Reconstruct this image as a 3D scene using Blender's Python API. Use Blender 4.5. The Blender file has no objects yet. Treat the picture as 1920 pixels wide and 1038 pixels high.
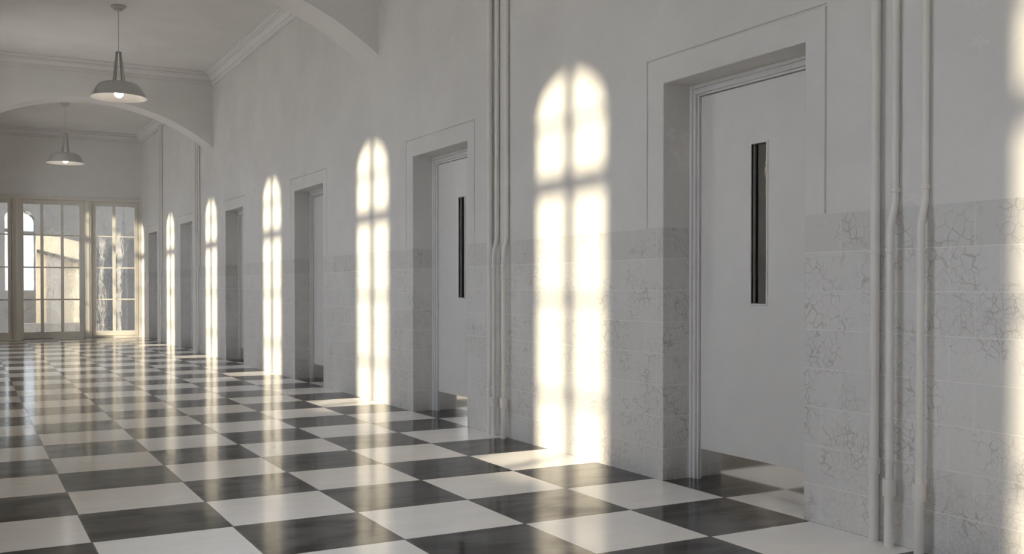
import bpy, bmesh, math, random
from mathutils import Vector, Matrix
T = 0.6            # one floor tile in metres; all lengths below are in tiles
S = bpy.context.scene
C = S.collection
PI = math.pi

# ------------------------------------------------------------------ helpers
def finish(name, bm, mats, parent=None, smooth=False, bevel=0, loc=None):
    """link bm (built in tiles, world axes) as one mesh; loc = origin in tiles"""
    o3 = Vector(loc) if loc else Vector((0, 0, 0))
    for v in bm.verts:
        v.co = (v.co - o3) * T
    bmesh.ops.recalc_face_normals(bm, faces=bm.faces[:])
    me = bpy.data.meshes.new(name)
    bm.to_mesh(me); bm.free()
    if not isinstance(mats, (list, tuple)): mats = [mats]
    for m in mats: me.materials.append(m)
    if smooth:
        for p in me.polygons: p.use_smooth = True
        try: me.set_sharp_from_angle(angle=math.radians(40))
        except Exception: pass
    o = bpy.data.objects.new(name, me)
    C.objects.link(o)
    if parent is not None:
        o.parent = parent
        pw = Vector(parent.get('_w', (0, 0, 0)))
        o.location = (o3 - pw) * T
        o['_w'] = tuple(o3)
    else:
        o.location = o3 * T
        o['_w'] = tuple(o3)
    if bevel:
        b = o.modifiers.new('bevel', 'BEVEL'); b.width = bevel * T; b.segments = 2
        b.limit_method = 'ANGLE'; b.angle_limit = math.radians(40)
    return o

def tag(o, label=None, cat=None, group=None, kind=None):
    if label: o['label'] = label
    if cat: o['category'] = cat
    if group: o['group'] = group
    if kind: o['kind'] = kind
    return o

def empty(name, loc):
    o = bpy.data.objects.new(name, None); C.objects.link(o)
    o.empty_display_size = .1
    o.location = Vector(loc) * T; o['_w'] = tuple(loc)
    return o

def box(bm, a, b, mi=0):
    x0, y0, z0 = a; x1, y1, z1 = b
    v = [bm.verts.new(q) for q in ((x0,y0,z0),(x1,y0,z0),(x1,y1,z0),(x0,y1,z0),(x0,y0,z1),(x1,y0,z1),(x1,y1,z1),(x0,y1,z1))]
    for f in ((0,3,2,1),(4,5,6,7),(0,1,5,4),(1,2,6,5),(2,3,7,6),(3,0,4,7)):
        bm.faces.new([v[i] for i in f]).material_index = mi

def lathe(bm, prof, c, seg=48, mi=0, close=False, mis=None):
    """prof: list (r,z) relative; c: centre"""
    rings = []
    for r, z in prof:
        if r < 1e-6: rings.append([bm.verts.new((c[0], c[1], c[2]+z))])
        else: rings.append([bm.verts.new((c[0]+r*math.cos(2*PI*k/seg), c[1]+r*math.sin(2*PI*k/seg), c[2]+z)) for k in range(seg)])
    n = len(rings)
    for i in range(n if close else n-1):
        A, B = rings[i], rings[(i+1) % n]
        m = mis[i] if mis else mi
        for k in range(seg):
            k2 = (k+1) % seg
            if len(A) == 1 and len(B) == 1: continue
            if len(A) == 1: f = bm.faces.new((A[0], B[k], B[k2]))
            elif len(B) == 1: f = bm.faces.new((A[k], B[0], A[k2]))
            else: f = bm.faces.new((A[k], A[k2], B[k2], B[k]))
            f.material_index = m

def tube(bm, pts, r, seg=20, cap=True):
    """round tube through pts; r a number or one per point"""
    pts = [Vector(q) for q in pts]
    if not isinstance(r, (list, tuple)): r = [r]*len(pts)
    rings = []
    for i, q in enumerate(pts):
        d = (pts[min(i+1, len(pts)-1)] - pts[max(i-1, 0)]).normalized()
        a = Vector((0, 1, 0)) if abs(d.y) < .9 else Vector((1, 0, 0))
        u = d.cross(a).normalized(); w = d.cross(u).normalized()
        rings.append([bm.verts.new(q + (u*math.cos(2*PI*k/seg) + w*math.sin(2*PI*k/seg))*r[i]) for k in range(seg)])
    for A, B in zip(rings, rings[1:]):
        for k in range(seg):
            bm.faces.new((A[k], A[(k+1) % seg], B[(k+1) % seg], B[k]))
    if cap:
        bm.faces.new(rings[0][::-1]); bm.faces.new(rings[-1])

# ------------------------------------------------------------------ materials
class N:
    def __init__(s, name):
        s.m = bpy.data.materials.new(name); s.m.use_nodes = True
        s.t = s.m.node_tree; s.t.nodes.clear()
        s.out = s.t.nodes.new('ShaderNodeOutputMaterial')
    def n(s, typ, **kw):
        x = s.t.nodes.new('ShaderNode'+typ)
        ins = kw.pop('ins', {})
        for k, v in kw.items(): setattr(x, k, v)
        for k, v in ins.items(): s.set(x, k, v)
        return x
    def set(s, x, k, v):
        i = x.inputs[k]
        if isinstance(v, bpy.types.NodeSocket): s.t.links.new(v, i)
        elif isinstance(v, bpy.types.Node): s.t.links.new(v.outputs[0], i)
        else: i.default_value = v
    def math(s, op, a, b=0.0, c=0.0, clamp=False):
        x = s.n('Math', operation=op, use_clamp=clamp)
        s.set(x, 0, a); s.set(x, 1, b); s.set(x, 2, c)
        return x.outputs[0]
    def pos(s, scale=1/T):
        g = s.n('NewGeometry')
        v = s.n('VectorMath', operation='SCALE'); s.set(v, 0, g.outputs['Position']); s.set(v, 'Scale', scale)
        return v.outputs[0]
    def noise(s, vec, scale, detail=4, rough=.55, dist=0):
        x = s.n('TexNoise', ins={'Scale': scale, 'Detail': detail, 'Roughness': rough, 'Distortion': dist})
        s.set(x, 'Vector', vec); return x.outputs['Fac']
    def ramp(s, f, a, b, lo=0.0, hi=1.0):
        x = s.n('MapRange', interpolation_type='SMOOTHSTEP')
        s.set(x, 'Value', f); s.set(x, 'From Min', a); s.set(x, 'From Max', b); s.set(x, 'To Min', lo); s.set(x, 'To Max', hi)
        return x.outputs['Result']
    def mix(s, f, a, b):
        x = s.n('Mix', data_type='RGBA')
        s.set(x, 0, f); s.set(x, 6, a); s.set(x, 7, b)
        return x.outputs[2]
    def bump(s, h, strength, dist=.01, normal=None):
        x = s.n('Bump', ins={'Strength': strength, 'Distance': dist}); s.set(x, 'Height', h)
        if normal is not None: s.set(x, 'Normal', normal)
        return x.outputs[0]
    def bsdf(s, col, rough=.5, metal=0, spec=.5, normal=None, **kw):
        x = s.n('BsdfPrincipled')
        s.set(x, 'Base Color', col); s.set(x, 'Roughness', rough); s.set(x, 'Metallic', metal); s.set(x, 'Specular IOR Level', spec)
        if normal is not None: s.set(x, 'Normal', normal)
        for k, v in kw.items(): s.set(x, k.replace('_', ' '), v)
        s.t.links.new(x.outputs[0], s.out.inputs[0]); return x

def rgb(r, g, b): return (r, g, b, 1)

def m_plaster(name, col, var=.05, rough=.62, bumpd=.5, flakes=True):
    n = N(name); p = n.pos()
    a = n.noise(p, .9, 5, .6); b = n.noise(p, 14, 5, .65); c = n.noise(p, 60, 3, .6)
    dark = tuple(x*(1-3*var) for x in col[:3])+(1,)
    light = tuple(min(1, x*(1+var)) for x in col[:3])+(1,)
    cc = n.mix(n.ramp(a, .3, .7), dark, light)
    cc = n.mix(n.math('MULTIPLY', n.ramp(b, .45, .75), .12), cc, rgb(.58, .56, .54))
    if flakes:
        d = n.noise(p, 1.7, 6, .62, .8); msk = n.noise(p, .55, 2, .5)
        fl = n.math('MULTIPLY', n.ramp(d, .585, .605), n.ramp(msk, .52, .6))
        rim = n.math('MULTIPLY', n.math('MULTIPLY', n.ramp(d, .565, .585), n.ramp(d, .62, .60)), n.ramp(msk, .52, .6))
        cc = n.mix(n.math('MULTIPLY', fl, .3), cc, rgb(.64, .62, .60))
        cc = n.mix(n.math('MULTIPLY', rim, .35), cc, rgb(.86, .85, .86))
    h = n.math('ADD', n.math('MULTIPLY', b, .7), n.math('MULTIPLY', c, .3))
    n.bsdf(cc, rough, spec=.3, normal=n.bump(h, bumpd, .004))
    return n.m

def m_dado(name):
    n = N(name); p = n.pos()
    sp = n.n('SeparateXYZ'); n.set(sp, 0, p)
    u = n.math('ADD', sp.outputs[0], sp.outputs[1])        # runs along the wall and into the reveals
    z = n.math('DIVIDE', sp.outputs[2], .3)
    row = n.math('FLOOR', z); fz = n.math('FRACT', z)
    odd = n.math('MODULO', row, 2)
    # vertical joints on the wall plane x = 5: y = -2.303 + .38k on odd rows, -2.107 + .38k on even rows
    uu = n.math('DIVIDE', n.math('SUBTRACT', u, n.math('ADD', n.math('MULTIPLY', odd, -.196), 5-2.107+38*.38*-1)), .38)
    fu = n.math('FRACT', uu); col_i = n.math('FLOOR', uu)
    dz = n.math('MULTIPLY', n.math('MINIMUM', fz, n.math('SUBTRACT', 1, fz)), .3)
    du = n.math('MULTIPLY', n.math('MINIMUM', fu, n.math('SUBTRACT', 1, fu)), .38)
    gz = n.ramp(dz, .0058, .0030); gu = n.math('MULTIPLY', n.ramp(du, .0050, .0022), .8)
    grout = n.math('MAXIMUM', gz, gu)
    # per tile tone
    cid = n.n('CombineXYZ'); n.set(cid, 0, col_i); n.set(cid, 1, row)
    wn = n.n('TexWhiteNoise'); n.set(wn, 'Vector', cid)
    tone = wn.outputs['Value']
    # crackle
    off = n.n('VectorMath', operation='MULTIPLY_ADD'); n.set(off, 0, wn.outputs['Color']); n.set(off, 1, (7, 7, 7)); n.set(off, 2, p)
    warp = n.n('TexNoise', ins={'Scale': 7, 'Detail': 6}); n.set(warp, 'Vector', p)
    wv = n.n('VectorMath', operation='MULTIPLY_ADD'); n.set(wv, 0, warp.outputs['Color']); n.set(wv, 1, (.11, .11, .11)); n.set(wv, 2, off.outputs[0])
    v = n.n('TexVoronoi', feature='DISTANCE_TO_EDGE', ins={'Scale': 12.0}); n.set(v, 'Vector', wv.outputs[0])
    v2 = n.n('TexVoronoi', feature='DISTANCE_TO_EDGE', ins={'Scale': 21}); n.set(v2, 'Vector', wv.outputs[0])
    wmask = n.noise(p, 4.0, 3, .6); m2 = n.noise(p, 2.2, 3, .6); m3 = n.noise(p, 1.1, 2, .5)
    wid = n.ramp(wmask, .38, .72, .018, .10)
    crack = n.math('SUBTRACT', 1, n.math('DIVIDE', v.outputs['Distance'], wid), clamp=True)
    crack = n.math('MULTIPLY', crack, n.ramp(m2, .40, .58))
    fine = n.math('SUBTRACT', 1, n.math('DIVIDE', v2.outputs['Distance'], .07), clamp=True)
    fine = n.math('MULTIPLY', fine, n.math('MULTIPLY', n.ramp(m3, .5, .6), .45))
    cr = n.math('MAXIMUM', crack, fine)
    grime = n.math('MULTIPLY', n.ramp(n.noise(p, 7, 6, .7, .5), .52, .72), n.ramp(n.noise(p, 1.6, 2, .5), .5, .66))
    base = n.mix(tone, rgb(.665, .65, .64), rgb(.70, .685, .675))
    top = n.ramp(sp.outputs[2], 2.099, 2.101)                   # topmost course is a duller tile
    base = n.mix(n.math('MULTIPLY', top, .45), base, rgb(.56, .555, .545))
    base = n.mix(n.ramp(n.noise(p, 30, 4, .6), .4, .7, 0, .14), base, rgb(.52, .50, .48))
    base = n.mix(n.math('MULTIPLY', grime, .5), base, rgb(.38, .38, .37))
    base = n.mix(n.math('MULTIPLY', cr, .6), base, rgb(.30, .28, .26))
    base = n.mix(n.math('MULTIPLY', grout, .75), base, rgb(.79, .78, .765))
    h = n.math('SUBTRACT', n.math('SUBTRACT', n.math('MULTIPLY', n.noise(p, 20, 4), .3), n.math('MULTIPLY', cr, .5)), grout)
    n.bsdf(base, n.ramp(n.noise(p, 6, 4), .3, .7, .36, .5), spec=.35, normal=n.bump(h, .35, .003))
    return n.m

def m_floor():
    n = N('checker_floor_tiles'); p = n.pos()
    sp = n.n('SeparateXYZ'); n.set(sp, 0, p)
    X, Y = sp.outputs[0], sp.outputs[1]
    fx, fy = n.math('FLOOR', X), n.math('FLOOR', Y)
    par = n.math('ABSOLUTE', n.math('MODULO', n.math('ADD', fx, fy), 2))     # 0 = black
    rx, ry = n.math('SUBTRACT', X, fx), n.math('SUBTRACT', Y, fy)
    dx = n.math('MINIMUM', rx, n.math('SUBTRACT', 1, rx)); dy = n.math('MINIMUM', ry, n.math('SUBTRACT', 1, ry))
    joint = n.ramp(n.math('MINIMUM', dx, dy), .0075, .005)
    cid = n.n('CombineXYZ'); n.set(cid, 0, fx); n.set(cid, 1, fy)
    wn = n.n('TexWhiteNoise'); n.set(wn, 'Vector', cid)
    off = n.n('VectorMath', operation='MULTIPLY_ADD'); n.set(off, 0, wn.outputs['Color']); n.set(off, 1, (9, 9, 9)); n.set(off, 2, p)
    st = n.n('VectorMath', operation='MULTIPLY'); n.set(st, 0, off.outputs[0]); n.set(st, 1, (.6, 1.6, 1))
    a = n.noise(st.outputs[0], 2.2, 7, .65, .6); b = n.noise(off.outputs[0], 9, 5, .6)
    blk = n.mix(n.ramp(a, .35, .7), rgb(.018, .017, .016), rgb(.040, .038, .034))
    blk = n.mix(n.ramp(b, .5, .75, 0, .4), blk, rgb(.065, .060, .054))
    wht = n.mix(n.ramp(a, .3, .75), rgb(.86, .835, .81), rgb(.90, .88, .855))
    wht = n.mix(n.ramp(b, .55, .8, 0, .25), wht, rgb(.76, .73, .70))
    col = n.mix(par, blk, wht)
    col = n.mix(n.math('MULTIPLY', joint, .9), col, rgb(.06, .055, .05))
    rgh = n.ramp(a, .3, .75, .08, .19)
    wav = n.n('CombineXYZ'); n.set(wav, 0, n.math('MULTIPLY', X, 1)); n.set(wav, 1, Y)
    h = n.math('SUBTRACT', n.math('MULTIPLY', n.noise(p, 5, 3), .25), n.math('MULTIPLY', joint, .6))
    n.bsdf(col, rgh, spec=n.ramp(a, .38, .66, .12, .42), normal=n.bump(h, .12, .002))
    return n.m

def m_simple(name, col, rough=.5, metal=0, spec=.5, bscale=0, bstr=0, var=0):
    n = N(name); nm = None; c = col
    if var:
        p = n.pos(); c = n.mix(n.ramp(n.noise(p, 5, 5, .6), .3, .7), tuple(x*(1-var) for x in col[:3])+(1,), col)
    if bstr: nm = n.bump(n.noise(n.pos(), bscale, 4), bstr, .003)
    n.bsdf(c, rough, metal, spec, nm)
    return n.m

def m_glass_clear():
    n = N('clear_window_glass')
    fr = n.n('Fresnel', ins={'IOR': 1.45})
    tr = n.n('BsdfTransparent', ins={'Color': rgb(.97, .98, .97)}); gl = n.n('BsdfGlossy', ins={'Roughness': .0})
    mx = n.n('MixShader'); n.set(mx, 0, fr); n.set(mx, 1, tr); n.set(mx, 2, gl)
    n.t.links.new(mx.outputs[0], n.out.inputs[0]); return n.m

def m_glass_ripple(name, refl, ior=1.12, tint=(.50, .51, .49, 1)):
    """wavy old drawn glass: a strong wavy mirror over a refracted view"""
    n = N(name); p = n.pos()
    w = n.n('VectorMath', operation='MULTIPLY'); n.set(w, 0, p); n.set(w, 1, (1.5, 1, .8))
    h = n.math('ADD', n.math('MULTIPLY', n.noise(w.outputs[0], 2.2, 2, .5), 1.0), n.math('MULTIPLY', n.noise(w.outputs[0], 14, 2, .5), .15))
    nm = n.bump(h, 1.0, .0015)
    tr = n.n('BsdfRefraction', ins={'Color': tint, 'Roughness': 0, 'IOR': ior}); n.set(tr, 'Normal', nm)
    gl = n.n('BsdfGlossy', ins={'Color': rgb(.95, .95, .96), 'Roughness': 0}); n.set(gl, 'Normal', nm)
    mx = n.n('MixShader', ins={0: refl}); n.set(mx, 1, tr); n.set(mx, 2, gl)
    n.t.links.new(mx.outputs[0], n.out.inputs[0]); return n.m

def m_emit(name, col, s):
    n = N(name); e = n.n('Emission', ins={'Color': col, 'Strength': s})
    n.t.links.new(e.outputs[0], n.out.inputs[0]); return n.m

M = {}
M['wall'] = m_plaster('wall_plaster', rgb(.705, .692, .682), .02)
M['surround'] = M['wall']
M['dado'] = m_dado('crackled_dado_tiles')
M['ceil'] = m_plaster('ceiling_plaster', rgb(.79, .78, .765), .015, .7, .25, flakes=False)
M['beam'] = m_plaster('beam_plaster', rgb(.76, .745, .735), .012, .62, .25, flakes=False)
M['cornice'] = m_plaster('cornice_plaster', rgb(.76, .745, .735), .015, .6, .35, flakes=False)
M['floor'] = m_floor()
M['pipe'] = m_simple('cream_painted_pipe', rgb(.76, .74, .715), .45, spec=.35, bscale=70, bstr=.10, var=.05)
M['frame'] = m_simple('cream_painted_wood', rgb(.74, .71, .66), .45, spec=.4, bscale=12, bstr=.1, var=.05)
M['doorframe'] = m_simple('white_painted_door_frame', rgb(.73, .72, .725), .42, spec=.4, bscale=14, bstr=.12, var=.04)
M['leaf'] = m_simple('grey_white_door_paint', rgb(.72, .705, .695), .27, spec=.5, bscale=3, bstr=.02, var=.03)
M['steel'] = m_simple('brushed_steel_kick_plate', rgb(.90, .895, .89), .09, 1, bscale=2, bstr=.01, var=.03)
M['void'] = m_simple('unlit_room_dark', rgb(.12, .11, .10), .8)  # darkness of unlit rooms put into the colour
M['glass'] = m_glass_clear()
M['ripple'] = m_glass_ripple('rippled_end_glass', .55)
M['door_glass'] = m_glass_ripple('rippled_door_glass', .30, 1.1, (.8, .8, .8, 1))
M['shade_out'] = m_simple('grey_enamel', rgb(.50, .495, .485), .42, spec=.4)
M['shade_in'] = m_simple('white_enamel', rgb(.82, .78, .73), .22, spec=.5)
M['bracket'] = m_simple('grey_metal_bracket', rgb(.42, .41, .40), .4, .1)
M['bulb'] = m_emit('lit_bulb', rgb(1, .95, .86), 9)
M['cable'] = m_simple('grey_flex', rgb(.5, .48, .46), .6)

# ------------------------------------------------------------------ dimensions (tiles)
XL, XR = -1.0, 5.0
Y0, Y1 = -16.5, 31.5
ZC = 7.47
ZD = 2.40                 # dado height
DOORS = [-1.025 + 6*k for k in range(-2, 6)]     # door centres on the right wall
OH, OT = .905, 3.75       # opening half width and top
GH, GT = 1.13, 3.985      # incised line around it
WINS = [-1.003 + 6*k for k in range(-2, 6)]      # window centres on the left wall
WH, WS, WSP, WR = .745, 1.62, 5.73, .52          # half width, sill, spring, rise
TW = .35                  # left wall thickness
REC = .31                 # reveal depth to the door frame

# ------------------------------------------------------------------ camera
f_px, yaw, pit, cy = 1870.217, .50228, -.013074, 563.1085
cam = bpy.data.cameras.new('camera'); co = bpy.data.objects.new('camera', cam); C.objects.link(co)
cam.sensor_fit = 'HORIZONTAL'; cam.sensor_width = 36; cam.lens = f_px*36/1920
cam.shift_y = (cy - 519)/1920
cam.clip_start = .02; cam.clip_end = 500
co.location = Vector((-.79313, -7.70126, 1.82788))*T
co.rotation_euler = (PI/2 + pit, 0, -yaw)
S.camera = co

# ------------------------------------------------------------------ floor, ceiling
bm = bmesh.new(); box(bm, (XL-TW, Y0-.3, -.2), (XR+.66, Y1+.42, 0))
tag(finish('floor', bm, M['floor']), 'glossy black and white checkered tile floor of the corridor', 'floor', kind='structure')
bm = bmesh.new(); box(bm, (XL-TW, Y0-.3, ZC), (XR+.6, Y1+.3, ZC+.2))
tag(finish('ceiling', bm, M['ceil']), 'plain plaster ceiling above the corridor', 'ceiling', kind='structure')

# ------------------------------------------------------------------ right wall with openings and incised lines
def relief_wall(ys, zs, depth, mat_of):
    """front face at XR; depth(yc,zc) -> inset or None (hole, reveals reach XR+REC)"""
    bm = bmesh.new(); V = {}
    def vt(x, y, z):
        k = (round(x, 5), round(y, 5), round(z, 5))
        if k not in V: V[k] = bm.verts.new(k)
        return V[k]
    D = [[depth((ys[i]+ys[i+1])/2, (zs[j]+zs[j+1])/2) for j in range(len(zs)-1)] for i in range(len(ys)-1)]
    HOLE = REC + .34
    for i in range(len(ys)-1):
        for j in range(len(zs)-1):
            d = D[i][j]
            if d is not None:
                x = XR+d
                f = bm.faces.new((vt(x, ys[i], zs[j]), vt(x, ys[i], zs[j+1]), vt(x, ys[i+1], zs[j+1]), vt(x, ys[i+1], zs[j])))
                f.material_index = mat_of(zs[j]+1e-4)
            dd = HOLE if d is None else d
            if i+1 < len(ys)-1:
                e = D[i+1][j]; ee = HOLE if e is None else e
                if abs(ee-dd) > 1e-6:
                    f = bm.faces.new((vt(XR+dd, ys[i+1], zs[j]), vt(XR+ee, ys[i+1], zs[j]), vt(XR+ee, ys[i+1], zs[j+1]), vt(XR+dd, ys[i+1], zs[j+1])))
                    f.material_index = mat_of(zs[j]+1e-4)
            if j+1 < len(zs)-1:
                e = D[i][j+1]; ee = HOLE if e is None else e
                if abs(ee-dd) > 1e-6:
                    f = bm.faces.new((vt(XR+dd, ys[i], zs[j+1]), vt(XR+ee, ys[i], zs[j+1]), vt(XR+ee, ys[i+1], zs[j+1]), vt(XR+dd, ys[i+1], zs[j+1])))
                    f.material_index = 0
    return bm
GW = .017
ys = {Y0-.3, Y1+.3}
for c in DOORS:
    g0, g1 = c+.02-GH, c+.02+GH
    ys |= {c-OH, c+OH, g0-GW, g0, g1, g1+GW}
ys = sorted(ys); zs = [0, ZD, OT, GT, GT+GW, ZC]
def wdepth(y, z):
    for c in DOORS:
        if abs(y-c) < OH and z < OT: return None
        q = abs(y-c-.02)
        if z > ZD:
            if z < GT+GW and GH < q < GH+GW: return .02
            if GT < z < GT+GW and q < GH+GW: return .02
    return 0
bm = relief_wall(ys, zs, wdepth, lambda z: 1 if z < ZD else 0)
tag(finish('wall_right', bm, [M['wall'], M['dado']], bevel=.012),
    'right corridor wall, grey plaster above crackled dado tiles', 'wall', kind='structure')
# added dark backing behind the doors; its colour stands for unlit rooms
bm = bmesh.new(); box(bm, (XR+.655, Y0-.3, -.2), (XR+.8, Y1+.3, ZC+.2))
tag(finish('dark_door_backing', bm, M['void']), 'dark backing sheet standing in for the unlit rooms behind the door panes', 'wall', kind='structure')

# ------------------------------------------------------------------ left wall with arched windows
def arch_z(y, c, h=WH, sp=WSP, r=WR):
    q = max(-1, min(1, (y-c)/h)); return sp + r*math.sqrt(max(0, 1-q*q))
NA = 20
def arch_pts(c, h, sp, r):
    return [(c - h*math.cos(PI*k/NA), sp + r*math.sin(PI*k/NA)) for k in range(NA+1)]
bm = bmesh.new()
prev = Y0-.3
def quad(a, b, c_, d, mi=0):
    bm.faces.new([bm.verts.new(q) for q in (a, b, c_, d)]).material_index = mi
for X in (XL, XL-TW):
    def wq(y0, y1, z0, z1):
        if z0 < ZD < z1 and X == XL:
            wq(y0, y1, z0, ZD); wq(y0, y1, ZD, z1); return
        quad((X, y0, z0), (X, y1, z0), (X, y1, z1), (X, y0, z1), 1 if (z1 <= ZD and X == XL) else 0)
    prev = Y0-.3
    for c in WINS:
        wq(prev, c-WH, 0, ZC); wq(c-WH, c+WH, 0, WS)
        P = arch_pts(c, WH, WSP, WR)
        for (ya, za), (yb, zb) in zip(P, P[1:]):
            quad((X, ya, za), (X, yb, zb), (X, yb, ZC), (X, ya, ZC))
        prev = c+WH
    wq(prev, Y1+.3, 0, ZC)
for c in WINS:
    P = [(c-WH, WS)] + arch_pts(c, WH, WSP, WR) + [(c+WH, WS)]
    for (ya, za), (yb, zb) in zip(P, P[1:]+P[:1]):
        quad((XL, ya, za), (XL, yb, zb), (XL-TW, yb, zb), (XL-TW, ya, za))
bmesh.ops.remove_doubles(bm, verts=bm.verts[:], dist=1e-5)
tag(finish('wall_left', bm, [M['wall'], M['dado']]), 'left corridor wall pierced by tall arched windows', 'wall', kind='structure')

def arched_window(i, c):
    xf = XL-.19; d = .035            # frame plane inside the reveal
    bm = bmesh.new()
    fw = .045
    # outer frame as a swept ring
    out = [(c-WH, WS)] + arch_pts(c, WH, WSP, WR) + [(c+WH, WS)]
    inn = [(c-WH+fw, WS+fw)] + arch_pts(c, WH-fw, WSP, WR-fw) + [(c+WH-fw, WS+fw)]
    n = len(out)
    for s in (-1, 1):
        for k in range(n):
            a, b = out[k], out[(k+1) % n]; e, f = inn[(k+1) % n], inn[k]
            bm.faces.new([bm.verts.new((xf+s*d, q[0], q[1])) for q in (a, b, e, f)])
    for k in range(n):
        a, b = inn[k], inn[(k+1) % n]
        bm.faces.new([bm.verts.new(q) for q in ((xf-d, *a), (xf-d, *b), (xf+d, *b), (xf+d, *a))])
    bmesh.ops.remove_doubles(bm, verts=bm.verts[:], dist=1e-5)
    r = finish('window_%d' % i, bm, M['frame'])
    tag(r, 'tall arched window in the left wall, number %d along the corridor' % i, 'window', kind='structure')
    bm = bmesh.new()
    box(bm, (xf-d, c-.082, WS+.03), (xf+d, c+.082, WSP+WR-.02))
    finish('mullion', bm, M['frame'], r)
    bm = bmesh.new()
    ex = 1.98 - .33*.19 + .063
    zt = 2.96 + 1.98 + .33*.19 - .0
    box(bm, (xf-.06, c-WH+.01, zt-.11), (xf+.06, c+WH-.01, zt+.11))
    finish('transom', bm, M['frame'], r)
    bm = bmesh.new()
    for z in (3.64, 1.70, .62):
        zz = z + 1.98 + .33*.19
        box(bm, (xf-.02, c-WH+.03, zz-.038), (xf+.02, c+WH-.03, zz+.038))
    finish('muntins', bm, M['frame'], r)
    bm = bmesh.new()
    P = [(c-WH+.02, WS+.02)] + arch_pts(c, WH-.02, WSP, WR-.02) + [(c+WH-.02, WS+.02)]
    vs = [bm.verts.new((xf, *q)) for q in P]; bm.faces.new(vs)
    finish('window_pane', bm, M['glass'], r)
for i, c in enumerate(WINS): arched_window(i+1, c)

# ------------------------------------------------------------------ doors in the right wall
def door(i, c, back=False):
    x0 = XR+REC
    bm = bmesh.new()
    # moulded frame: stepped sections, jambs and head
    def step(xa, xb, w0, w1):
        box(bm, (xa, c-OH+w0, 0), (xb, c-OH+w1, OT-w0)); box(bm, (xa, c+OH-w1, 0), (xb, c+OH-w0, OT-w0))
        box(bm, (xa, c-OH+w1, OT-w1), (xb, c+OH-w1, OT-w0))
    step(x0, x0+.16, 0, .035); step(x0+.016, x0+.16, .035, .060); step(x0+.004, x0+.16, .060, .085); step(x0+.030, x0+.16, .085, .105)
    r = finish('door_%d' % i, bm, M['doorframe'], bevel=.004)
    xl = x0+.055
    a, b, zt = c-OH+.112, c+OH-.112, OT-.112
    vh, v0, v1 = .095, 1.685, 3.10
    bm = bmesh.new()
    box(bm, (xl, a, .003), (xl+.075, c-vh, zt)); box(bm, (xl, c+vh, .003), (xl+.075, b, zt))
    box(bm, (xl, c-vh, .003), (xl+.075, c+vh, v0)); box(bm, (xl, c-vh, v1), (xl+.075, c+vh, zt))
    bmesh.ops.remove_doubles(bm, verts=bm.verts[:], dist=1e-5)
    lf = finish('door_leaf', bm, M['leaf'], r)
    bm = bmesh.new()
    t = .018
    for q in ((c-vh-t, c-vh, v0-t, v1+t), (c+vh, c+vh+t, v0-t, v1+t), (c-vh, c+vh, v0-t, v0), (c-vh, c+vh, v1, v1+t)):
        box(bm, (xl-.012, q[0], q[2]), (xl+.02, q[1], q[3]))
    finish('vision_panel_bead', bm, M['doorframe'], lf, bevel=.003)
    bm = bmesh.new()
    bm.faces.new([bm.verts.new(q) for q in ((xl+.035, c-vh, v0), (xl+.035, c+vh, v0), (xl+.035, c+vh, v1), (xl+.035, c-vh, v1))])
    finish('vision_panel_glass', bm, M['door_glass'], lf)
    bm = bmesh.new(); box(bm, (xl-.006, a+.012, .0005), (xl, b-.012, .292))
    finish('kick_plate', bm, M['steel'], lf)
    return r
DL = ['behind the viewpoint'] * 2 + ['nearest, between the light patch and the pipes', 'second from the viewpoint, beside the pipes', 'third from the viewpoint',
      'fourth from the viewpoint', 'fifth from the viewpoint', 'sixth and farthest, beside the end glazing']
for i, c in enumerate(DOORS):
    tag(door(i+1, c), 'white flush door recessed in the right wall, ' + DL[i], 'door', kind='structure')

# ------------------------------------------------------------------ arched cross beams
BE = [(-4.75, -4.0), (7.25, 8.0), (19.25, 20.0)]
def beam(i, ya, yb):
    bm = bmesh.new(); cx = 2.0; hw = 3.0; zs_, za = 5.515, 6.555
    rise = za-zs_; R = (hw*hw+rise*rise)/(2*rise)
    n = 48
    def zz(x): return za - (R - math.sqrt(R*R-(x-cx)**2))
    P = [(XL + 6*k/n, zz(XL+6*k/n)) for k in range(n+1)]
    P[0] = (XL, zs_); P[-1] = (XR, zs_)
    F = []
    for y in (ya, yb):
        lo = [bm.verts.new((x, y, z)) for x, z in P]; hi = [bm.verts.new((x, y, ZC)) for x, z in P]
        F.append(lo)
        for k in range(n): bm.faces.new((lo[k], lo[k+1], hi[k+1], hi[k]))
    for k in range(n): bm.faces.new((F[0][k], F[0][k+1], F[1][k+1], F[1][k]))
    return finish('trim_%d' % i, bm, M['beam'], smooth=True)
BL = ['behind the viewpoint', 'nearer one, at the top of the picture', 'farther one, beyond the first pendant lamp']
for i, (a, b) in enumerate(BE):
    tag(beam(i+1, a, b), 'arched plaster cross beam, ' + BL[i], 'beam', kind='structure')

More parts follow.
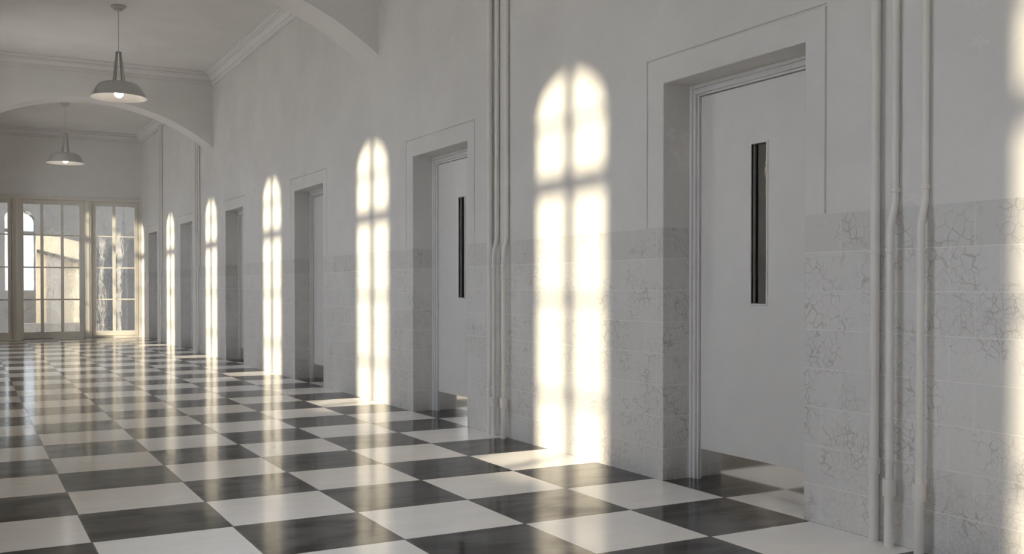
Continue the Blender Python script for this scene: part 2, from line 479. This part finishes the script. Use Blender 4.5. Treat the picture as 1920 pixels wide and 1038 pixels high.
# ------------------------------------------------------------------ cornices, one mitred loop per bay
PR = [(0, 7.150), (.030, 7.150), (.030, 7.172), (.020, 7.178), (.020, 7.186), (.046, 7.196), (.050, 7.226), (.042, 7.232), (.042, 7.240), (.066, 7.246), (.072, 7.262),
      (.064, 7.268), (.078, 7.290), (.104, 7.318), (.136, 7.340), (.136, 7.352), (.160, 7.356), (.164, 7.376), (.152, 7.382), (.152, 7.392), (.180, 7.400), (.204, 7.416), (.212, 7.436),
      (.204, 7.442), (.204, 7.450), (.228, 7.454), (.228, ZC), (0, ZC)]
BAYS = [(-4.0, 7.25), (8.0, 19.25), (20.0, 31.5), (-16.5, -4.75)]
for i, (ya, yb) in enumerate(BAYS):
    bm = bmesh.new(); rings = []
    for sx, sy, x, y in ((1, 1, XL, ya), (-1, 1, XR, ya), (-1, -1, XR, yb), (1, -1, XL, yb)):
        rings.append([bm.verts.new((x+sx*d, y+sy*d, z)) for d, z in PR])
    for k in range(4):
        A, B = rings[k], rings[(k+1) % 4]
        for j in range(len(PR)-1):
            bm.faces.new((A[j], A[j+1], B[j+1], B[j]))
    tag(finish('trim_%d' % (i+4), bm, M['cornice']), 'moulded plaster cornice round the ' + ['nearest', 'second', 'farthest', 'rear'][i] + ' ceiling bay', 'cornice', kind='structure')

# ------------------------------------------------------------------ rear wall, end wall with glazing
bm = bmesh.new(); box(bm, (XL-TW, Y0-.3, 0), (XR+.6, Y0, ZC))
tag(finish('wall_back', bm, M['wall']), 'plain plaster wall at the rear end of the corridor', 'wall', kind='structure')
bm = bmesh.new(); box(bm, (XL-TW, Y1, 5.05), (XR+.6, Y1+.3, ZC))
tag(finish('wall_end', bm, M['beam']), 'plaster wall above the glazed end of the corridor', 'wall', kind='structure')

def glaz(name, kind_bm):
    return
ZH = 4.96
bm = bmesh.new()
# surrounding posts and head of the screen, moulded in steps
def post(bm, xa, xb):
    box(bm, (xa, Y1-.02, 0), (xb, Y1+.26, ZH)); w = xb-xa
    box(bm, (xa+.045, Y1-.045, 0), (xb-.045, Y1-.02, ZH)); box(bm, (xa+.095, Y1-.06, 0), (xb-.095, Y1-.045, ZH))
post(bm, 3.05, 3.30); post(bm, .69, .94)
box(bm, (4.90, Y1-.02, 0), (5.0, Y1+.26, ZH)); box(bm, (-1.0, Y1-.02, 0), (-.9, Y1+.26, ZH))
box(bm, (-1.0, Y1-.02, ZH), (5.0, Y1+.26, 5.05)); box(bm, (-1.0, Y1-.05, ZH+.015), (5.0, Y1-.02, 5.06)); box(bm, (-1.0, Y1-.08, 5.03), (5.0, Y1-.05, 5.075))
tag(finish('trim_8', bm, M['frame'], bevel=.006), 'cream timber posts and head framing the end glazing', 'frame', kind='structure')

def glazed(name, label, cat, xa, xb, ya, stile, brail, muls, mw, gx):
    """xa..xb sash outer, gx = glass extents, muls = vertical bar centres"""
    bm = bmesh.new()
    g0, g1 = gx; zt = 4.80; zb = .24
    box(bm, (xa, ya, 0), (g0, ya+.12, ZH)); box(bm, (g1, ya, 0), (xb, ya+.12, ZH))
    box(bm, (g0, ya, 0), (g1, ya+.12, zb)); box(bm, (g0, ya, zt), (g1, ya+.12, ZH))
    if stile:      # raised inner moulding of the fixed lights
        m = .03
        box(bm, (xa+.02, ya-.025, .06), (xa+.06, ya, ZH-.03)); box(bm, (xb-.06, ya-.025, .06), (xb-.02, ya, ZH-.03))
        box(bm, (xa+.06, ya-.025, ZH-.07), (xb-.06, ya, ZH-.03)); box(bm, (xa+.06, ya-.025, .06), (xb-.06, ya, .10))
    r = finish(name, bm, M['frame'], bevel=.006)
    tag(r, label, cat, kind='structure')
    bm = bmesh.new()
    for x in muls: box(bm, (x-mw/2, ya+.01, zb), (x+mw/2, ya+.10, zt))
    for z in (3.70, 2.548, 1.395): box(bm, (g0, ya+.025, z-.022), (g1, ya+.085, z+.022))
    finish('glazing_bars', bm, M['frame'], r)
    bm = bmesh.new()
    vs = [bm.verts.new(q) for q in ((g0, ya+.055, zb), (g1, ya+.055, zb), (g1, ya+.055, zt), (g0, ya+.055, zt))]
    bm.faces.new(vs)
    finish('rippled_glass', bm, M['ripple'], r)
    return r
glazed('window_9', 'right fixed light of the end glazing, two panes wide', 'window', 3.30, 4.90, Y1+.03, True, 0, [4.06], .10, (3.44, 4.775))
glazed('door_9', 'tall glazed centre door of the end wall, three panes wide', 'door', .94, 3.05, Y1+.12, False, 0, [1.655, 2.318], .10, (1.06, 2.885))
glazed('window_10', 'left fixed light of the end glazing, cut by the picture edge', 'window', -.90, .69, Y1+.03, True, 0, [-.08], .10, (-.78, .56))

# ------------------------------------------------------------------ painted pipes
def pipe_trio(k, words):
    dy = 6*k
    g = 'painted pipes running up the right wall'
    # thick straight pipe
    x, y = 4.953, -2.665+dy
    bm = bmesh.new(); tube(bm, [(x, y, 0), (x, y, ZC)], .034, 28)
    r = finish('wall_pipe', bm, M['pipe'], smooth=True, loc=(x, y, 0))
    tag(r, 'thick straight cream pipe, left of the three ' + words, 'pipe', g)
    bm = bmesh.new(); lathe(bm, [(.034, .49), (.0445, .491), (.045, .60), (.034, .601)], (x, y, 0), 28)
    finish('pipe_collar', bm, M['pipe'], r, smooth=True, loc=(x, y, .49))
    bm = bmesh.new()
    lathe(bm, [(.034, 2.07), (.037, 2.072), (.037, 2.10), (.034, 2.102)], (x, y, 0), 28); 
    finish('pipe_joint', bm, M['pipe'], r, smooth=True, loc=(x, y, 2.07))
    bm = bmesh.new(); lathe(bm, [(.034, 3.99), (.038, 3.992), (.038, 4.02), (.034, 4.022)], (x, y, 0), 28)
    finish('pipe_joint', bm, M['pipe'], r, smooth=True, loc=(x, y, 3.99))
    for nm, y, zz in (('middle of the three ', -2.826+dy, .478), ('right of the three ', -3.076+dy, .487)):
        xa, xb = 4.924, 4.970
        pts = [(xa, y, .36)]
        for q in range(13):
            t = q/12; s = t*t*(3-2*t)
            pts.append((xa+(xb-xa)*s, y, 2.22+.24*t))
        pts.append((xb, y, ZC))
        bm = bmesh.new(); tube(bm, pts, .0265, 24)
        r = finish('wall_pipe', bm, M['pipe'], smooth=True, loc=(xa, y, 0))
        tag(r, 'thin bent cream pipe, ' + nm + words, 'pipe', g)
        bm = bmesh.new(); lathe(bm, [(.033, 0), (.033, .37)], (xa, y, 0), 28)
        finish('lower_sleeve', bm, M['pipe'], r, smooth=True, loc=(xa, y, 0))
        bm = bmesh.new(); lathe(bm, [(.033, zz-.118), (.046, zz-.117), (.0465, zz), (.044, zz+.002), (.03, zz-.004), (.0265, zz-.006)], (xa, y, 0), 28)
        finish('pipe_collar', bm, M['pipe'], r, smooth=True, loc=(xa, y, zz-.118))
        for zr, xx in ((.585, xa), (2.075, xa), (2.50, xb), (4.63, xb)):
            bm = bmesh.new(); lathe(bm, [(.0265, zr), (.033, zr+.001), (.034, zr+.03), (.0265, zr+.031)], (xx, y, 0), 24)
            finish('pipe_joint', bm, M['pipe'], r, smooth=True, loc=(xx, y, zr))
for k, w in ((0, 'beside the nearest door'), (1, 'beside the second door'), (4, 'just beyond the farther arched beam'), (5, 'nearest the end glazing')):
    pipe_trio(k, w)

# ------------------------------------------------------------------ pendant lamps
def pendant(x, y, label):
    r = empty('pendant_lamp', (x, y, ZC)); tag(r, label, 'lamp', 'pendant lamps along the ceiling')
    bm = bmesh.new(); lathe(bm, [(.0, -.095), (.075, -.095), (.085, -.085), (.09, -.05), (.135, -.04), (.145, -.03), (.145, 0), (0, 0)], (x, y, ZC), 40)
    finish('ceiling_rose', bm, M['shade_out'], r, smooth=True, loc=(x, y, ZC))
    bm = bmesh.new(); tube(bm, [(x, y, 6.53), (x, y, ZC-.09)], .0055, 10)
    finish('flex', bm, M['cable'], r, smooth=True, loc=(x, y, 7.0))
    zb = 5.635                                   # rim height
    # shade: outer skin then inner skin
    prof = [(.030, .318), (.17, .314), (.28, .296), (.35, .272), (.392, .240), (.43, .185), (.503, .062), (.535, .010), (.545, 0),
            (.540, -.004), (.525, .010), (.493, .060), (.42, .177), (.382, .228), (.342, .258), (.275, .281), (.165, .299), (.030, .302)]
    mis = [0]*9 + [1]*8 + [0]
    bm = bmesh.new(); lathe(bm, prof, (x, y, zb), 72, close=True, mis=mis)
    finish('lamp_shade', bm, [M['shade_out'], M['shade_in']], r, smooth=True, loc=(x, y, zb))
    # yoke: two flat bent straps crossing the crown
    for a in (math.radians(-29), math.radians(50)):
        bm = bmesh.new(); ca, sa = math.cos(a), math.sin(a)
        for s in (-1, 1):
            lo, hi = .115*s, .045*s
            n = (-sa*.016, ca*.016)
            P = []
            for (q, z) in ((lo, zb+.305), (hi, 6.545)):
                for w in (-.008, .008):
                    for e in (-1, 1):
                        P.append((x+(q+w)*ca+e*n[0], y+(q+w)*sa+e*n[1], z))
            v = [bm.verts.new(q) for q in P]
            for f in ((0,1,3,2),(4,5,7,6),(0,1,5,4),(2,3,7,6),(0,2,6,4),(1,3,7,5)): bm.faces.new([v[i] for i in f])
        v = []
        for q in (-.055, .055):
            for z in (6.535, 6.552):
                for e in (-1, 1): v.append(bm.verts.new((x+q*ca-e*sa*.016, y+q*sa+e*ca*.016, z)))
        for f in ((0,1,3,2),(4,5,7,6),(0,1,5,4),(2,3,7,6),(0,2,6,4),(1,3,7,5)): bm.faces.new([v[i] for i in f])
        finish('yoke_strap', bm, M['bracket'], r, loc=(x, y, zb+.305))
    bm = bmesh.new(); lathe(bm, [(0, .300), (.06, .300), (.062, .25), (.045, .21), (.0, .21)], (x, y, zb), 28)
    finish('lamp_holder', bm, M['shade_in'], r, smooth=True, loc=(x, y, zb+.15))
    bm = bmesh.new(); R = .088
    lathe(bm, [(0, -R)] + [(R*math.sin(PI*k/14), -R*math.cos(PI*k/14)) for k in range(1, 12)] + [(.04, .12), (0, .12)], (x, y, zb+.085), 32)
    finish('light_bulb', bm, M['bulb'], r, smooth=True, loc=(x, y, zb+.085))
pendant(1.955, 13.7, 'grey dome pendant lamp, the larger one nearer the viewpoint')
pendant(1.955, 25.7, 'grey dome pendant lamp, the smaller one near the end glazing')

# ------------------------------------------------------------------ courtyard beyond the end glazing
G = {}
G['dark'] = m_simple('courtyard_dark_lead', rgb(.09, .08, .075), .7)
G['buff'] = m_plaster('courtyard_buff_stone', rgb(.40, .36, .32), .05, .8, .5, flakes=False)
G['cream'] = m_plaster('courtyard_cream_render', rgb(.88, .72, .50), .05, .8, .5, flakes=False)
G['grey'] = m_plaster('courtyard_grey_render', rgb(.15, .147, .143), .04, .8, .5, flakes=False)
G['gravel'] = m_simple('courtyard_gravel', rgb(.30, .27, .24), .9, bscale=6, bstr=1, var=.35)
G['bounce_paving'] = m_simple('pale_bounce_paving', rgb(.66, .62, .56), .9, bscale=6, bstr=.5, var=.12)  # kept pale so the ground throws sunlight indoors
bm = bmesh.new(); box(bm, (XL-TW-.02, Y1+.42, -.6), (80, 110, -.22))
tag(finish('ground', bm, G['gravel']), 'brown gravel ground seen through the end glazing', 'ground', kind='structure')
bm = bmesh.new(); box(bm, (-90, -70, -.6), (XL-TW-.02, 110, -.22))  # unseen ground, made pale to bounce sunlight up to the ceiling
tag(finish('bounce_ground', bm, G['bounce_paving']), 'unseen pale ground added outside the left windows to bounce light', 'ground', kind='structure')
# courtyard building: a facade with an arched gateway, a cream sunlit wing and a pilaster
bl = empty('courtyard_building', (3, 40, -.22)); tag(bl, 'grey and cream building seen through the end glazing', 'building')
bm = bmesh.new(); YF = 40.0
gx0, gx1, gs, gr = .708, 1.98, 4.75, .45
def fq(x0, x1, z0, z1):
    for y in (YF, YF+1.2):
        bm.faces.new([bm.verts.new(q) for q in ((x0, y, z0), (x1, y, z0), (x1, y, z1), (x0, y, z1))])
fq(-9, gx0, -.3, 9.5); fq(gx1, 14, -.3, 9.5); fq(gx0, gx1, -.3, 1.7)
cxg, hg = (gx0+gx1)/2, (gx1-gx0)/2
P = [(cxg-hg*math.cos(PI*k/20), gs+gr*math.sin(PI*k/20)) for k in range(21)]
for y in (YF, YF+1.2):
    for (xa, za), (xb, zb) in zip(P, P[1:]):
        bm.faces.new([bm.verts.new(q) for q in ((xa, y, za), (xb, y, zb), (xb, y, 9.5), (xa, y, 9.5))])
L_ = [(gx0, 1.7)] + P + [(gx1, 1.7)]
for (xa, za), (xb, zb) in zip(L_, L_[1:]+L_[:1]):
    bm.faces.new([bm.verts.new(q) for q in ((xa, YF, za), (xb, YF, zb), (xb, YF+1.2, zb), (xa, YF+1.2, za))])
for q in (((-9, YF, 9.5), (14, YF, 9.5), (14, YF+1.2, 9.5), (-9, YF+1.2, 9.5)), ((-9, YF, -.3), (-9, YF+1.2, -.3), (-9, YF+1.2, 9.5), (-9, YF, 9.5)), ((14, YF, -.3), (14, YF+1.2, -.3), (14, YF+1.2, 9.5), (14, YF, 9.5))):
    bm.faces.new([bm.verts.new(v) for v in q])
bmesh.ops.remove_doubles(bm, verts=bm.verts[:], dist=1e-5)
finish('wall', bm, G['grey'], bl)
bm = bmesh.new(); box(bm, (gx0, YF+.4, 4.18), (gx1, YF+.6, 4.32)); finish('gateway_transom', bm, G['grey'], bl)
bm = bmesh.new()          # cream wing with a raked top edge
v = [bm.verts.new((x, y, z)) for y in (YF-.5, YF) for x, z in ((1.98, -.25), (3.95, -.25), (3.95, 3.80), (2.9, 4.05), (1.98, 4.12))]
bm.faces.new(v[:5]); bm.faces.new(v[5:][::-1])
for k in range(5): bm.faces.new((v[k], v[(k+1) % 5], v[5+(k+1) % 5], v[5+k]))
finish('cream_wing', bm, G['cream'], bl)
bm = bmesh.new(); box(bm, (2.36, YF-.72, -.25), (2.92, YF-.5, 3.25)); finish('pilaster', bm, G['buff'], bl)
bm = bmesh.new()
v = [bm.verts.new((x, y, z)) for y in (YF-.85, YF-.5) for x, z in ((1.98, 3.36), (3.95, 2.86), (3.95, 2.98), (1.98, 3.48))]
bm.faces.new(v[:4]); bm.faces.new(v[4:][::-1])
for k in range(4): bm.faces.new((v[k], v[(k+1) % 4], v[4+(k+1) % 4], v[4+k]))
finish('sloping_ledge', bm, G['dark'], bl)
bm = bmesh.new(); box(bm, (1.2, YF-1.6, -.25), (4.2, YF-.5, .28)); finish('plinth', bm, G['gravel'], bl)

# ------------------------------------------------------------------ light
sx, sy, sz = 1, .413, -.33
sun = bpy.data.lights.new('sun', 'SUN'); sun.energy = 9.0; sun.angle = math.radians(2.35); sun.color = (1, .86, .62)
so = bpy.data.objects.new('sun', sun); C.objects.link(so)
so.rotation_euler = Vector((sx, sy, sz)).to_track_quat('-Z', 'Y').to_euler()
so.location = (-6, -3, 8)
w = bpy.data.worlds.new('world'); S.world = w; w.use_nodes = True
nt = w.node_tree; nt.nodes.clear()
ow = nt.nodes.new('ShaderNodeOutputWorld'); bg = nt.nodes.new('ShaderNodeBackground')
# even, slightly blue haze overhead, a touch whiter towards the horizon
tc = nt.nodes.new('ShaderNodeTexCoord'); sep = nt.nodes.new('ShaderNodeSeparateXYZ'); nt.links.new(tc.outputs['Generated'], sep.inputs[0])
mr = nt.nodes.new('ShaderNodeMapRange'); mr.inputs['From Min'].default_value = 0; mr.inputs['From Max'].default_value = .5
nt.links.new(sep.outputs[2], mr.inputs[0])
mx = nt.nodes.new('ShaderNodeMix'); mx.data_type = 'RGBA'
mx.inputs[6].default_value = (.66, .705, .785, 1); mx.inputs[7].default_value = (1.34, 1.44, 1.62, 1)
nt.links.new(mr.outputs[0], mx.inputs[0]); nt.links.new(mx.outputs[2], bg.inputs[0]); bg.inputs[1].default_value = 6.0
nt.links.new(bg.outputs[0], ow.inputs[0])
for c in WINS:
    l = bpy.data.lights.new('portal', 'AREA'); l.shape = 'RECTANGLE'; l.size = 2*WH*T; l.size_y = (WSP+WR-WS)*T; l.cycles.is_portal = True
    o = bpy.data.objects.new('window_portal', l); C.objects.link(o)
    o.location = Vector((XL-TW-.02, c, (WSP+WR+WS)/2))*T
    o.rotation_euler = Vector((1, 0, 0)).to_track_quat('-Z', 'Z').to_euler()

S.view_settings.view_transform = 'Standard'; S.view_settings.look = 'None'; S.view_settings.gamma = 1
S.view_settings.use_curve_mapping = False; S.view_settings.exposure = 0
S.cycles.max_bounces = 14; S.cycles.diffuse_bounces = 8; S.cycles.glossy_bounces = 5; S.cycles.transparent_max_bounces = 12
S.cycles.use_denoising = True; S.cycles.caustics_reflective = False; S.cycles.caustics_refractive = False
S.cycles.sample_clamp_indirect = 6
for o in bpy.data.objects:
    if '_w' in o.keys(): del o['_w']
